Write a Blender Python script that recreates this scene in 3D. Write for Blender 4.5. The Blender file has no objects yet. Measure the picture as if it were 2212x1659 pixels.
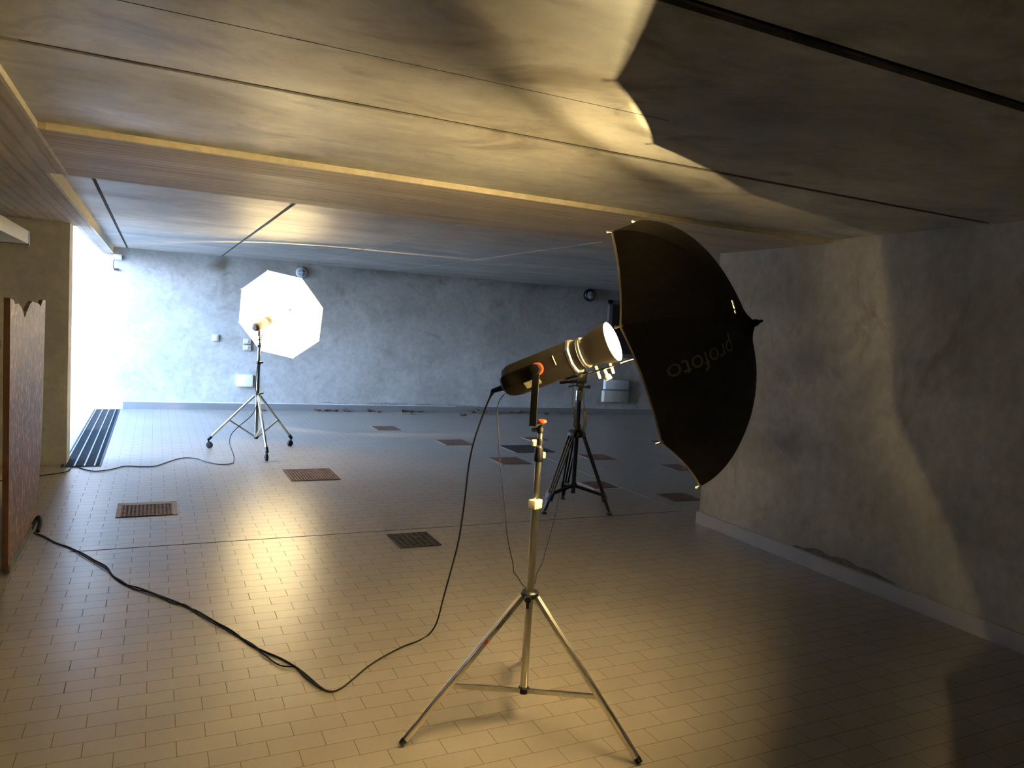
import bpy, bmesh, math, random
from mathutils import Vector, Matrix, noise
from mathutils.bvhtree import BVHTree
random.seed(7)
S = bpy.context.scene
COL = S.collection
PI = math.pi

# ------------------------------------------------------------------ camera, sky, sun, exposure
def make_camera():
    f_px, pitch, roll, yaw = 1597.2, math.radians(4.4135), math.radians(3.516), math.radians(25.945)
    fw = Vector((math.sin(yaw)*math.cos(pitch), math.cos(yaw)*math.cos(pitch), -math.sin(pitch)))
    r = Vector((math.cos(yaw), -math.sin(yaw), 0.0)); u = r.cross(fw)
    r2 = r*math.cos(roll)+u*math.sin(roll); u2 = -r*math.sin(roll)+u*math.cos(roll)
    m = Matrix((r2, u2, -fw)).transposed().to_4x4(); m.translation = (0, 0, 1.6)
    cam = bpy.data.cameras.new('camera'); cam.sensor_fit = 'HORIZONTAL'; cam.sensor_width = 36.0
    cam.lens = 36.0*f_px/2212.0; cam.clip_start = .02; cam.clip_end = 200
    o = bpy.data.objects.new('photographer_view', cam); COL.objects.link(o); o.matrix_world = m
    S.camera = o
make_camera()
W = bpy.data.worlds.new('sky'); S.world = W; W.use_nodes = True
bg = W.node_tree.nodes['Background']; bg.inputs[1].default_value = 48
def sky_nodes():      # hazy blue sky, brightest low down
    nt = W.node_tree; tc = nt.nodes.new('ShaderNodeTexCoord'); sp = nt.nodes.new('ShaderNodeSeparateXYZ'); rp = nt.nodes.new('ShaderNodeValToRGB')
    nt.links.new(tc.outputs['Generated'], sp.inputs[0]); nt.links.new(sp.outputs['Z'], rp.inputs[0]); nt.links.new(rp.outputs[0], bg.inputs[0])
    e = rp.color_ramp.elements; e[0].position = .0; e[0].color = (.56, .70, 1.0, 1); e[1].position = .8; e[1].color = (.10, .22, .48, 1)
    m = e.new(.30); m.color = (.36, .58, 1.0, 1)
sky_nodes()
sun = bpy.data.lights.new('sun', 'SUN'); sun.energy = 9; sun.color = (1, .95, .88); sun.angle = math.radians(2)
so = bpy.data.objects.new('sun', sun); COL.objects.link(so)
so.rotation_euler = Vector((-.07, -.62, .84)).to_track_quat('Z', 'Y').to_euler(); so.location = (-4, 4, 9)
S.view_settings.view_transform = 'Standard'; S.view_settings.look = 'None'
S.view_settings.gamma = 1; S.view_settings.use_curve_mapping = False; S.view_settings.exposure = 0.0
try:
    cy = S.cycles; cy.max_bounces = 10; cy.diffuse_bounces = 6; cy.glossy_bounces = 4; cy.transparent_max_bounces = 12
    cy.sample_clamp_indirect = 0; cy.use_denoising = True; cy.caustics_reflective = False; cy.caustics_refractive = False
except Exception: pass
WARM = (1.0, .77, .37)
LAMP_POWER, OCTA_POWER = 375.0, 250.0
SIGN = 1.0

# ------------------------------------------------------------------ materials
def srgb(c): return tuple((x/12.92 if x <= .04045 else ((x+.055)/1.055)**2.4) for x in c)+(1,)
def mat(name, col, rough=.5, metal=0, var=.08, scale=12, spec=.5, bump=0, stretch=(1,1,1), sheen=0, coords='Object'):
    m = bpy.data.materials.new(name); m.use_nodes = True
    nt = m.node_tree; N = nt.nodes; Lk = nt.links; b = N['Principled BSDF']
    b.inputs['Roughness'].default_value = rough; b.inputs['Metallic'].default_value = metal
    b.inputs['Specular IOR Level'].default_value = spec
    tc = N.new('ShaderNodeTexCoord'); mp = N.new('ShaderNodeMapping'); mp.inputs['Scale'].default_value = stretch
    Lk.new(tc.outputs[coords], mp.inputs['Vector'])
    no = N.new('ShaderNodeTexNoise'); no.inputs['Scale'].default_value = scale; no.inputs['Detail'].default_value = 6
    Lk.new(mp.outputs[0], no.inputs['Vector'])
    cr = N.new('ShaderNodeValToRGB'); c = srgb(col)
    cr.color_ramp.elements[0].position = .3; cr.color_ramp.elements[1].position = .7
    cr.color_ramp.elements[0].color = tuple(x*(1-var) for x in c[:3])+(1,)
    cr.color_ramp.elements[1].color = tuple(min(1, x*(1+var)) for x in c[:3])+(1,)
    Lk.new(no.outputs['Fac'], cr.inputs[0]); Lk.new(cr.outputs[0], b.inputs['Base Color'])
    if bump:
        bp = N.new('ShaderNodeBump'); bp.inputs['Strength'].default_value = bump; bp.inputs['Distance'].default_value = .01
        Lk.new(no.outputs['Fac'], bp.inputs['Height']); Lk.new(bp.outputs[0], b.inputs['Normal'])
    if sheen: b.inputs['Sheen Weight'].default_value = sheen
    return m

def concrete(name, base, dark, stain, rough, stretch, spec=.4, bump=.25, s1=1.3, s2=9, stain_lo=.52, stain_hi=.74, board=None, spots=()):
    m = bpy.data.materials.new(name); m.use_nodes = True
    nt = m.node_tree; N = nt.nodes; Lk = nt.links; b = N['Principled BSDF']
    tc = N.new('ShaderNodeTexCoord'); mp = N.new('ShaderNodeMapping'); mp.inputs['Scale'].default_value = stretch
    Lk.new(tc.outputs['Object'], mp.inputs['Vector'])
    def nz(scale, det, rgh=.6, dist=0):
        n = N.new('ShaderNodeTexNoise'); n.inputs['Scale'].default_value = scale; n.inputs['Detail'].default_value = det
        n.inputs['Roughness'].default_value = rgh; n.inputs['Distortion'].default_value = dist
        Lk.new(mp.outputs[0], n.inputs['Vector']); return n
    def ramp(src, p0, p1, c0, c1):
        r = N.new('ShaderNodeValToRGB'); r.color_ramp.elements[0].position = p0; r.color_ramp.elements[1].position = p1
        r.color_ramp.elements[0].color = c0; r.color_ramp.elements[1].color = c1; Lk.new(src, r.inputs[0]); return r
    a = nz(s1, 8, .62, .4); f = nz(s2, 10, .7); st = nz(s1*1.7, 6, .65, 1.0)
    r1 = ramp(a.outputs['Fac'], .32, .68, srgb(dark), srgb(base))
    r2 = ramp(f.outputs['Fac'], .35, .7, (.78, .78, .78, 1), (1.08, 1.08, 1.08, 1))
    mx = N.new('ShaderNodeMix'); mx.data_type = 'RGBA'; mx.blend_type = 'MULTIPLY'; mx.inputs[0].default_value = .8
    Lk.new(r1.outputs[0], mx.inputs[6]); Lk.new(r2.outputs[0], mx.inputs[7])
    r3 = ramp(st.outputs['Fac'], stain_lo, stain_hi, (0, 0, 0, 1), (1, 1, 1, 1))
    m2 = N.new('ShaderNodeMix'); m2.data_type = 'RGBA'
    Lk.new(r3.outputs[0], m2.inputs[0]); Lk.new(mx.outputs[2], m2.inputs[6]); m2.inputs[7].default_value = srgb(stain)
    out = m2.outputs[2]
    h = f.outputs['Fac']
    if board:   # the lines the shuttering boards left
        wv = N.new('ShaderNodeTexWave'); wv.wave_type = 'BANDS'; wv.bands_direction = board[0]
        wv.inputs['Scale'].default_value = board[1]; wv.inputs['Distortion'].default_value = 1.2; wv.inputs['Detail'].default_value = 3
        wv.inputs['Detail Scale'].default_value = 2
        Lk.new(tc.outputs['Object'], wv.inputs['Vector'])
        rb = ramp(wv.outputs['Fac'], .0, .25, (.72, .70, .68, 1), (1, 1, 1, 1))
        m3 = N.new('ShaderNodeMix'); m3.data_type = 'RGBA'; m3.blend_type = 'MULTIPLY'; m3.inputs[0].default_value = .8
        Lk.new(out, m3.inputs[6]); Lk.new(rb.outputs[0], m3.inputs[7]); out = m3.outputs[2]
    for c, rad, col, amt in spots:      # stains with a place of their own
        d = N.new('ShaderNodeVectorMath'); d.operation = 'SUBTRACT'; d.inputs[1].default_value = c; Lk.new(tc.outputs['Object'], d.inputs[0])
        q = N.new('ShaderNodeVectorMath'); q.operation = 'DIVIDE'; q.inputs[1].default_value = rad; Lk.new(d.outputs[0], q.inputs[0])
        l = N.new('ShaderNodeVectorMath'); l.operation = 'LENGTH'; Lk.new(q.outputs[0], l.inputs[0])
        ad = N.new('ShaderNodeMath'); ad.operation = 'MULTIPLY_ADD'; ad.inputs[1].default_value = 4.6; Lk.new(st.outputs['Fac'], ad.inputs[0]); Lk.new(l.outputs['Value'], ad.inputs[2])
        rs = ramp(ad.outputs[0], 2.2/6, 3.5/6, (amt, amt, amt, 1), (0, 0, 0, 1))
        sc = N.new('ShaderNodeMath'); sc.operation = 'MULTIPLY'; sc.inputs[1].default_value = 1/6; Lk.new(ad.outputs[0], sc.inputs[0]); Lk.new(sc.outputs[0], rs.inputs[0])
        m4 = N.new('ShaderNodeMix'); m4.data_type = 'RGBA'; Lk.new(rs.outputs[0], m4.inputs[0]); Lk.new(out, m4.inputs[6]); m4.inputs[7].default_value = srgb(col); out = m4.outputs[2]
    Lk.new(out, b.inputs['Base Color'])
    rr = ramp(a.outputs['Fac'], .3, .7, (rough+.12,)*3+(1,), (rough-.06,)*3+(1,)); Lk.new(rr.outputs[0], b.inputs['Roughness'])
    b.inputs['Specular IOR Level'].default_value = spec
    bp = N.new('ShaderNodeBump'); bp.inputs['Strength'].default_value = bump; bp.inputs['Distance'].default_value = .006
    Lk.new(h, bp.inputs['Height']); Lk.new(bp.outputs[0], b.inputs['Normal'])
    return m

def tile_floor():
    m = bpy.data.materials.new('beige_clinker_tiles'); m.use_nodes = True
    nt = m.node_tree; N = nt.nodes; Lk = nt.links; b = N['Principled BSDF']
    tc = N.new('ShaderNodeTexCoord'); mp = N.new('ShaderNodeMapping'); mp.inputs['Location'].default_value = (-.002+2.032, -.063+1.035*2, 0)
    Lk.new(tc.outputs['Object'], mp.inputs['Vector'])
    br = N.new('ShaderNodeTexBrick'); br.offset = .5; br.offset_frequency = 2; br.squash = 1
    br.inputs['Scale'].default_value = 1; br.inputs['Brick Width'].default_value = .2032; br.inputs['Row Height'].default_value = .1035
    br.inputs['Mortar Size'].default_value = .0018; br.inputs['Mortar Smooth'].default_value = .25; br.inputs['Bias'].default_value = 0
    br.inputs['Color1'].default_value = srgb((.595, .555, .505)); br.inputs['Color2'].default_value = srgb((.575, .535, .485))
    br.inputs['Mortar'].default_value = srgb((.44, .38, .32))
    Lk.new(mp.outputs[0], br.inputs['Vector'])
    no = N.new('ShaderNodeTexNoise'); no.inputs['Scale'].default_value = 1.4; no.inputs['Detail'].default_value = 7; Lk.new(tc.outputs['Object'], no.inputs['Vector'])
    rp = N.new('ShaderNodeValToRGB'); rp.color_ramp.elements[0].position = .35; rp.color_ramp.elements[0].color = (.88, .86, .84, 1)
    rp.color_ramp.elements[1].position = .65; rp.color_ramp.elements[1].color = (1, 1, 1, 1); Lk.new(no.outputs['Fac'], rp.inputs[0])
    mx = N.new('ShaderNodeMix'); mx.data_type = 'RGBA'; mx.blend_type = 'MULTIPLY'; mx.inputs[0].default_value = 1
    Lk.new(br.outputs['Color'], mx.inputs[6]); Lk.new(rp.outputs[0], mx.inputs[7]); Lk.new(mx.outputs[2], b.inputs['Base Color'])
    rr = N.new('ShaderNodeMapRange'); rr.inputs[1].default_value = 0; rr.inputs[2].default_value = 1; rr.inputs[3].default_value = .31; rr.inputs[4].default_value = .8
    Lk.new(br.outputs['Fac'], rr.inputs[0]); Lk.new(rr.outputs[0], b.inputs['Roughness'])
    b.inputs['Specular IOR Level'].default_value = .55
    n2 = N.new('ShaderNodeTexNoise'); n2.inputs['Scale'].default_value = 22; n2.inputs['Detail'].default_value = 3; Lk.new(tc.outputs['Object'], n2.inputs['Vector'])
    sub = N.new('ShaderNodeMath'); sub.operation = 'MULTIPLY_ADD'; sub.inputs[1].default_value = -1.0; 
    m5 = N.new('ShaderNodeMath'); m5.operation = 'MULTIPLY'; m5.inputs[1].default_value = .12; Lk.new(n2.outputs['Fac'], m5.inputs[0])
    Lk.new(br.outputs['Fac'], sub.inputs[0]); Lk.new(m5.outputs[0], sub.inputs[2])
    bp = N.new('ShaderNodeBump'); bp.inputs['Strength'].default_value = .5; bp.inputs['Distance'].default_value = .002
    Lk.new(sub.outputs[0], bp.inputs['Height']); Lk.new(bp.outputs[0], b.inputs['Normal'])
    return m

def glow(name, col, strength):
    m = bpy.data.materials.new(name); m.use_nodes = True; nt = m.node_tree
    b = nt.nodes['Principled BSDF']; b.inputs['Base Color'].default_value = (.9, .9, .9, 1)
    b.inputs['Emission Color'].default_value = col+(1,); b.inputs['Emission Strength'].default_value = strength
    return m

def cloth_with_holes(name, col, rough, holes, spec=.3, metal=0):
    """fabric; each hole is (centre, radius along the local axes) in object space"""
    m = mat(name, col, rough, metal, var=.1, scale=30, spec=spec)
    nt = m.node_tree; N = nt.nodes; Lk = nt.links; b = N['Principled BSDF']; out = N['Material Output']
    tc = N.new('ShaderNodeTexCoord'); last = None
    for c, r in holes:
        d = N.new('ShaderNodeVectorMath'); d.operation = 'SUBTRACT'; d.inputs[1].default_value = c; Lk.new(tc.outputs['Object'], d.inputs[0])
        s = N.new('ShaderNodeVectorMath'); s.operation = 'DIVIDE'; s.inputs[1].default_value = r; Lk.new(d.outputs[0], s.inputs[0])
        l = N.new('ShaderNodeVectorMath'); l.operation = 'LENGTH'; Lk.new(s.outputs[0], l.inputs[0])
        lt = N.new('ShaderNodeMath'); lt.operation = 'LESS_THAN'; lt.inputs[1].default_value = 1; Lk.new(l.outputs['Value'], lt.inputs[0])
        if last is None: last = lt
        else:
            mx = N.new('ShaderNodeMath'); mx.operation = 'MAXIMUM'; Lk.new(last.outputs[0], mx.inputs[0]); Lk.new(lt.outputs[0], mx.inputs[1]); last = mx
    if last:
        tr = N.new('ShaderNodeBsdfTransparent'); ms = N.new('ShaderNodeMixShader')
        Lk.new(last.outputs[0], ms.inputs[0]); Lk.new(b.outputs[0], ms.inputs[1]); Lk.new(tr.outputs[0], ms.inputs[2]); Lk.new(ms.outputs[0], out.inputs[0])
    return m

M = {}
M['floor'] = tile_floor()
M['slab'] = concrete('formwork_concrete', (.80, .78, .725), (.64, .615, .555), (.36, .32, .265), .46, (.9, 1.4, 1), spec=.5, bump=.15, s1=1.3, s2=9, stain_lo=.55, stain_hi=.85, spots=[
    ((.95, 1.62, 2.35), (.6, .42, .4), (.40, .34, .25), .8), ((1.1, 2.02, 2.35), (.22, .10, .4), (.42, .36, .26), .6), ((-.02, 2.38, 2.35), (.22, .14, .4), (.45, .39, .29), .6), ((.62, 1.5, 2.35), (.3, .12, .4), (.42, .36, .27), .5), ((2.6, 2.3, 2.35), (.5, .16, .4), (.40, .36, .30), .5)])  # real stains, the first enlarged and deepened to darken the lamp spill
M['slab_rear'] = concrete('formwork_concrete_rear', (.74, .72, .68), (.62, .595, .55), (.42, .38, .33), .48, (.7, 1.3, 1), spec=.5, bump=.15, s1=1.6, s2=8, stain_lo=.62, stain_hi=.95)
M['band'] = concrete('board_marked_concrete', (.79, .73, .645), (.68, .62, .54), (.46, .41, .345), .6, (.3, 3.0, 1), spec=.3, bump=.35, s1=2, s2=8, stain_lo=.62, stain_hi=.95, board=('Y', 4.2))
M['beam'] = concrete('board_marked_concrete_lengthwise', (.79, .73, .645), (.68, .62, .54), (.46, .41, .345), .6, (3.0, .3, 1), spec=.3, bump=.35, s1=2, s2=8, stain_lo=.62, stain_hi=.95, board=('X', 4.2))
M['wall'] = concrete('mottled_plaster', (.72, .705, .675), (.60, .58, .545), (.43, .395, .345), .8, (1, 1, 1), spec=.25, bump=.35, s1=1.1, s2=14, stain_lo=.60, stain_hi=.86, spots=[
    ((.93, 12.5, 2.28), (.24, .8, .22), (.41, .35, .25), .8), ((.97, 12.5, 1.95), (.12, .8, .30), (.45, .40, .30), .6), ((2.2, 12.47, 2.33), (.16, .8, .14), (.42, .36, .25), .7),
    ((1.05, 12.5, 1.10), (.42, .8, .17), (.49, .44, .36), .6), ((8.2, 12.2, .42), (.55, .8, .42), (.40, .375, .34), .7), ((5.62, 12.32, 2.0), (.16, .8, .14), (.44, .40, .32), .6),
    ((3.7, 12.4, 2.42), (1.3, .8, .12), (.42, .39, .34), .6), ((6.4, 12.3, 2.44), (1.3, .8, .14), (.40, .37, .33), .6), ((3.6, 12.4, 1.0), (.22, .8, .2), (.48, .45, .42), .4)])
M['wall_r'] = concrete('blotched_render', (.71, .675, .615), (.58, .55, .49), (.40, .37, .32), .8, (1, 1, .8), spec=.25, bump=.35, s1=1.2, s2=14, stain_lo=.56, stain_hi=.82, spots=[
    ((4.29, 3.95, 1.5), (.8, .28, .2), (.36, .33, .285), .6), ((4.29, 4.05, .85), (.8, .3, .15), (.37, .34, .30), .5), ((4.29, 4.3, 2.0), (.8, .2, .25), (.40, .37, .32), .4), ((4.29, 3.4, 1.35), (.8, .2, .3), (.38, .35, .30), .4), ((4.29, 3.4, .14), (.8, .8, .12), (.44, .42, .39), .5)])
M['wall_l'] = concrete('grey_render', (.82, .80, .76), (.74, .715, .675), (.62, .59, .55), .8, (1, 1, 1), spec=.25, bump=.3, s1=1.2, s2=14, stain_lo=.66, stain_hi=.95)
M['skirt'] = mat('skirting_tile', (.60, .575, .55), .35, var=.06, scale=5)
M['skirt_b'] = mat('grey_skirting_tile', (.45, .44, .425), .45, var=.08, scale=5)
M['dark_joint'] = mat('joint_filler', (.20, .17, .14), .85, var=.2, scale=20)
M['filler'] = mat('lit_step_face', (.82, .78, .68), .7, var=.12, scale=18)  # ceiling step faces painted pale in place of lamp light on them
M['ground'] = mat('pale_paving', (.56, .55, .54), .8, var=.08, scale=3)
M['alu'] = mat('brushed_aluminium', (.80, .78, .72), .30, 1, var=.04, scale=40, stretch=(1, 1, .05))
M['chrome'] = mat('polished_steel', (.86, .85, .82), .15, 1, var=.03)
M['black'] = mat('black_plastic', (.052, .050, .048), .42, var=.15, scale=30)
M['blackm'] = mat('black_metal', (.07, .07, .075), .35, .3, var=.12, scale=30)
M['rubber'] = mat('black_rubber', (.06, .06, .06), .65, var=.15, scale=30)
M['far_body'] = mat('glare_washed_housing', (.62, .57, .48), .5, var=.06)  # far housing made pale; the lamp glare is put into its colour
M['body'] = mat('dark_brown_housing', (.10, .082, .064), .55, var=.12, scale=50, bump=.05, spec=.22)
M['orange'] = mat('orange_plastic', (.93, .28, .10), .4, var=.05)
M['refl'] = mat('silver_reflector', (.93, .92, .90), .45, 0, var=.03)
M['hem'] = mat('umbrella_binding', (.92, .84, .70), .5, var=.08)
M['white'] = mat('white_plastic', (.90, .89, .87), .45, var=.03)
M['cream'] = mat('cream_plastic', (.86, .82, .70), .45, var=.04)
M['rust'] = mat('rusty_iron', (.43, .32, .265), .75, .2, var=.35, scale=16, bump=.3)
M['iron'] = mat('dark_iron', (.24, .225, .21), .7, .3, var=.3, scale=16, bump=.3)
M['pit_shade'] = mat('shaft_shade_plate', (.19, .145, .12), .9, var=.3)  # dark colour standing in for the shade below the grids
M['stone'] = mat('drain_surround', (.58, .50, .42), .7, var=.12, scale=14)
M['stonel'] = mat('pale_drain_surround', (.70, .69, .67), .6, var=.08, scale=14)
M['galv'] = mat('galvanised_steel', (.50, .53, .56), .45, .8, var=.1, scale=20)
M['slot'] = mat('dark_grate_infill', (.17, .20, .235), .6, .3, var=.25, scale=30)
M['leaf'] = mat('dry_leaf', (.36, .27, .19), .8, var=.35, scale=30)
M['greybox'] = mat('grey_enclosure', (.82, .82, .81), .5, var=.04)
M['greybox2'] = mat('aged_enclosure', (.74, .72, .66), .55, var=.1, scale=8, stretch=(4, 1, .4))
M['steel_grey'] = mat('pale_sheet_metal', (.74, .72, .65), .5, .1, var=.05)
M['lens'] = mat('frosted_glass', (.55, .57, .58), .25, var=.06)
M['door'] = mat('dark_door', (.115, .10, .09), .5, var=.1)
M['doorframe'] = mat('grey_door_frame', (.42, .41, .40), .45, var=.06)
M['yellow'] = mat('yellow_print', (.80, .60, .12), .6, var=.05)
M['red'] = mat('red_print', (.70, .12, .10), .5, var=.05)
M['ink'] = mat('black_print', (.07, .07, .07), .5, var=.05)
M['greyprint'] = mat('grey_print', (.60, .57, .52), .55, var=.05)
M['sticker'] = mat('paper_sticker', (.60, .57, .48), .6, var=.35, scale=90, stretch=(1, 1, 1))
M['bulb'] = glow('lit_bulb', (1.0, .86, .62), 60)

# ------------------------------------------------------------------ mesh helpers
def NB(): return bmesh.new()
def box(bm, c, s, R=None, bevel=0):
    r = bmesh.ops.create_cube(bm, size=1)
    m = Matrix.Translation(c) @ (R.to_4x4() if R is not None else Matrix.Identity(4)) @ Matrix.Diagonal((s[0], s[1], s[2], 1))
    bmesh.ops.transform(bm, matrix=m, verts=r['verts'])
    if bevel:
        es = list({e for v in r['verts'] for e in v.link_edges})
        bmesh.ops.bevel(bm, geom=es, offset=bevel, segments=2, affect='EDGES', profile=.5)
def bx(bm, x0, x1, y0, y1, z0, z1, bevel=0): box(bm, ((x0+x1)/2, (y0+y1)/2, (z0+z1)/2), (x1-x0, y1-y0, z1-z0), None, bevel)
def frame_from(d):
    d = Vector(d).normalized(); a = Vector((0, 0, 1)) if abs(d.z) < .95 else Vector((1, 0, 0))
    s = d.cross(a).normalized(); u = s.cross(d).normalized(); return s, u, d
def lathe(bm, prof, o, d, seg=24, caps=True, shape=None):
    s, u, d = frame_from(d); o = Vector(o); rings = []
    for h, r in prof:
        ring = []
        for i in range(seg):
            a = 2*PI*i/seg; k = shape(a) if shape else 1
            ring.append(bm.verts.new(o+d*h+(s*math.cos(a)+u*math.sin(a))*r*k))
        rings.append(ring)
    for A, B in zip(rings, rings[1:]):
        for i in range(seg):
            j = (i+1) % seg; bm.faces.new((A[i], A[j], B[j], B[i]))
    if caps:
        bm.faces.new(list(reversed(rings[0]))); bm.faces.new(rings[-1])
def cyl(bm, p0, p1, r0, r1=None, seg=16):
    p0, p1 = Vector(p0), Vector(p1); r1 = r0 if r1 is None else r1
    lathe(bm, [(0, r0), ((p1-p0).length, r1)], p0, p1-p0, seg)
def ball(bm, c, r, seg=12):
    q = bmesh.ops.create_uvsphere(bm, u_segments=seg, v_segments=max(6, seg//2), radius=r)
    bmesh.ops.translate(bm, vec=Vector(c), verts=q['verts'])
def bar(bm, p0, p1, w, t, up=(0, 0, 1), bevel=0):
    p0, p1 = Vector(p0), Vector(p1); d = (p1-p0); L = d.length; d.normalize()
    s = d.cross(Vector(up)).normalized(); u = s.cross(d).normalized()
    box(bm, (p0+p1)/2, (w, t, L), Matrix((s, u, d)).transposed(), bevel)
def catmull(pts, n=6):
    P = [Vector(p) for p in pts]; out = []
    for i in range(len(P)-1):
        a = P[max(i-1, 0)]; b = P[i]; c = P[i+1]; d = P[min(i+2, len(P)-1)]
        for k in range(n):
            t = k/n
            out.append(.5*((2*b)+(-a+c)*t+(2*a-5*b+4*c-d)*t*t+(-a+3*b-3*c+d)*t**3))
    out.append(P[-1]); return out
def tube(bm, pts, r, seg=8, smooth=0):
    P = catmull(pts, smooth) if smooth else [Vector(p) for p in pts]
    rings = []; s = None
    for i, p in enumerate(P):
        t = (P[min(i+1, len(P)-1)]-P[max(i-1, 0)]).normalized()
        if s is None: s, u, _ = frame_from(t)
        s = (s-t*s.dot(t)).normalized(); u = t.cross(s)
        rings.append([bm.verts.new(p+(s*math.cos(2*PI*k/seg)+u*math.sin(2*PI*k/seg))*r) for k in range(seg)])
    for A, B in zip(rings, rings[1:]):
        for k in range(seg):
            j = (k+1) % seg; bm.faces.new((A[k], A[j], B[j], B[k]))
    bm.faces.new(list(reversed(rings[0]))); bm.faces.new(rings[-1])
def ribbon(bm, pts, w, t, side, n=6):
    P = catmull(pts, n); side = Vector(side); rings = []
    for i, p in enumerate(P):
        d = (P[min(i+1, len(P)-1)]-P[max(i-1, 0)]).normalized(); s = (side-d*side.dot(d)).normalized(); u = d.cross(s)
        wi = w(i/(len(P)-1)) if callable(w) else w
        rings.append([bm.verts.new(p+s*a*wi/2+u*b*t/2) for a, b in ((-1, -1), (1, -1), (1, 1), (-1, 1))])
    for A, B in zip(rings, rings[1:]):
        for k in range(4):
            j = (k+1) % 4; bm.faces.new((A[k], A[j], B[j], B[k]))
    bm.faces.new(list(reversed(rings[0]))); bm.faces.new(rings[-1])
ORIG = {}
def link_mesh(name, bm, m, origin, smooth):
    bmesh.ops.recalc_face_normals(bm, faces=bm.faces)
    bmesh.ops.translate(bm, vec=-Vector(origin), verts=bm.verts)
    me = bpy.data.meshes.new(name); bm.to_mesh(me); bm.free()
    for p in me.polygons: p.use_smooth = smooth
    if smooth:
        try: me.set_sharp_from_angle(angle=math.radians(35))
        except Exception: pass
    me.materials.append(m); o = bpy.data.objects.new(name, me); COL.objects.link(o); return o
def part(name, bm, m, parent, label=None, smooth=True):
    org = ORIG[parent.name]; o = link_mesh(name, bm, m, org, smooth); o.parent = parent; ORIG[o.name] = org
    if label: o['label'] = label
    return o
def thing(name, loc, label, cat, group=None):
    o = bpy.data.objects.new(name, None); o.empty_display_size = .1; COL.objects.link(o); o.location = loc
    ORIG[o.name] = Vector(loc); o['label'] = label; o['category'] = cat
    if group: o['group'] = group
    return o
def solid(name, bm, m, loc, label, cat, group=None, kind=None, smooth=True):
    o = link_mesh(name, bm, m, loc, smooth); o.location = loc; ORIG[o.name] = Vector(loc); o['label'] = label; o['category'] = cat
    if group: o['group'] = group
    if kind: o['kind'] = kind
    return o
def struct(name, bm, m, label=None, cat=None):
    o = link_mesh(name, bm, m, (0, 0, 0), False); o['kind'] = 'structure'; ORIG[o.name] = Vector((0, 0, 0))
    o['label'] = label or name.replace('_', ' '); o['category'] = cat or name.split('_')[0]; return o
def text_mesh(txt, size):
    cu = bpy.data.curves.new('lettering', 'FONT'); cu.body = txt; cu.size = size; cu.align_x = 'CENTER'; cu.align_y = 'CENTER'
    cu.resolution_u = 4; o = bpy.data.objects.new('lettering', cu); COL.objects.link(o)
    dg = bpy.context.evaluated_depsgraph_get(); me = bpy.data.meshes.new_from_object(o.evaluated_get(dg))
    bm = NB(); bm.from_mesh(me); bpy.data.objects.remove(o); bpy.data.curves.remove(cu); bpy.data.meshes.remove(me); return bm

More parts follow.
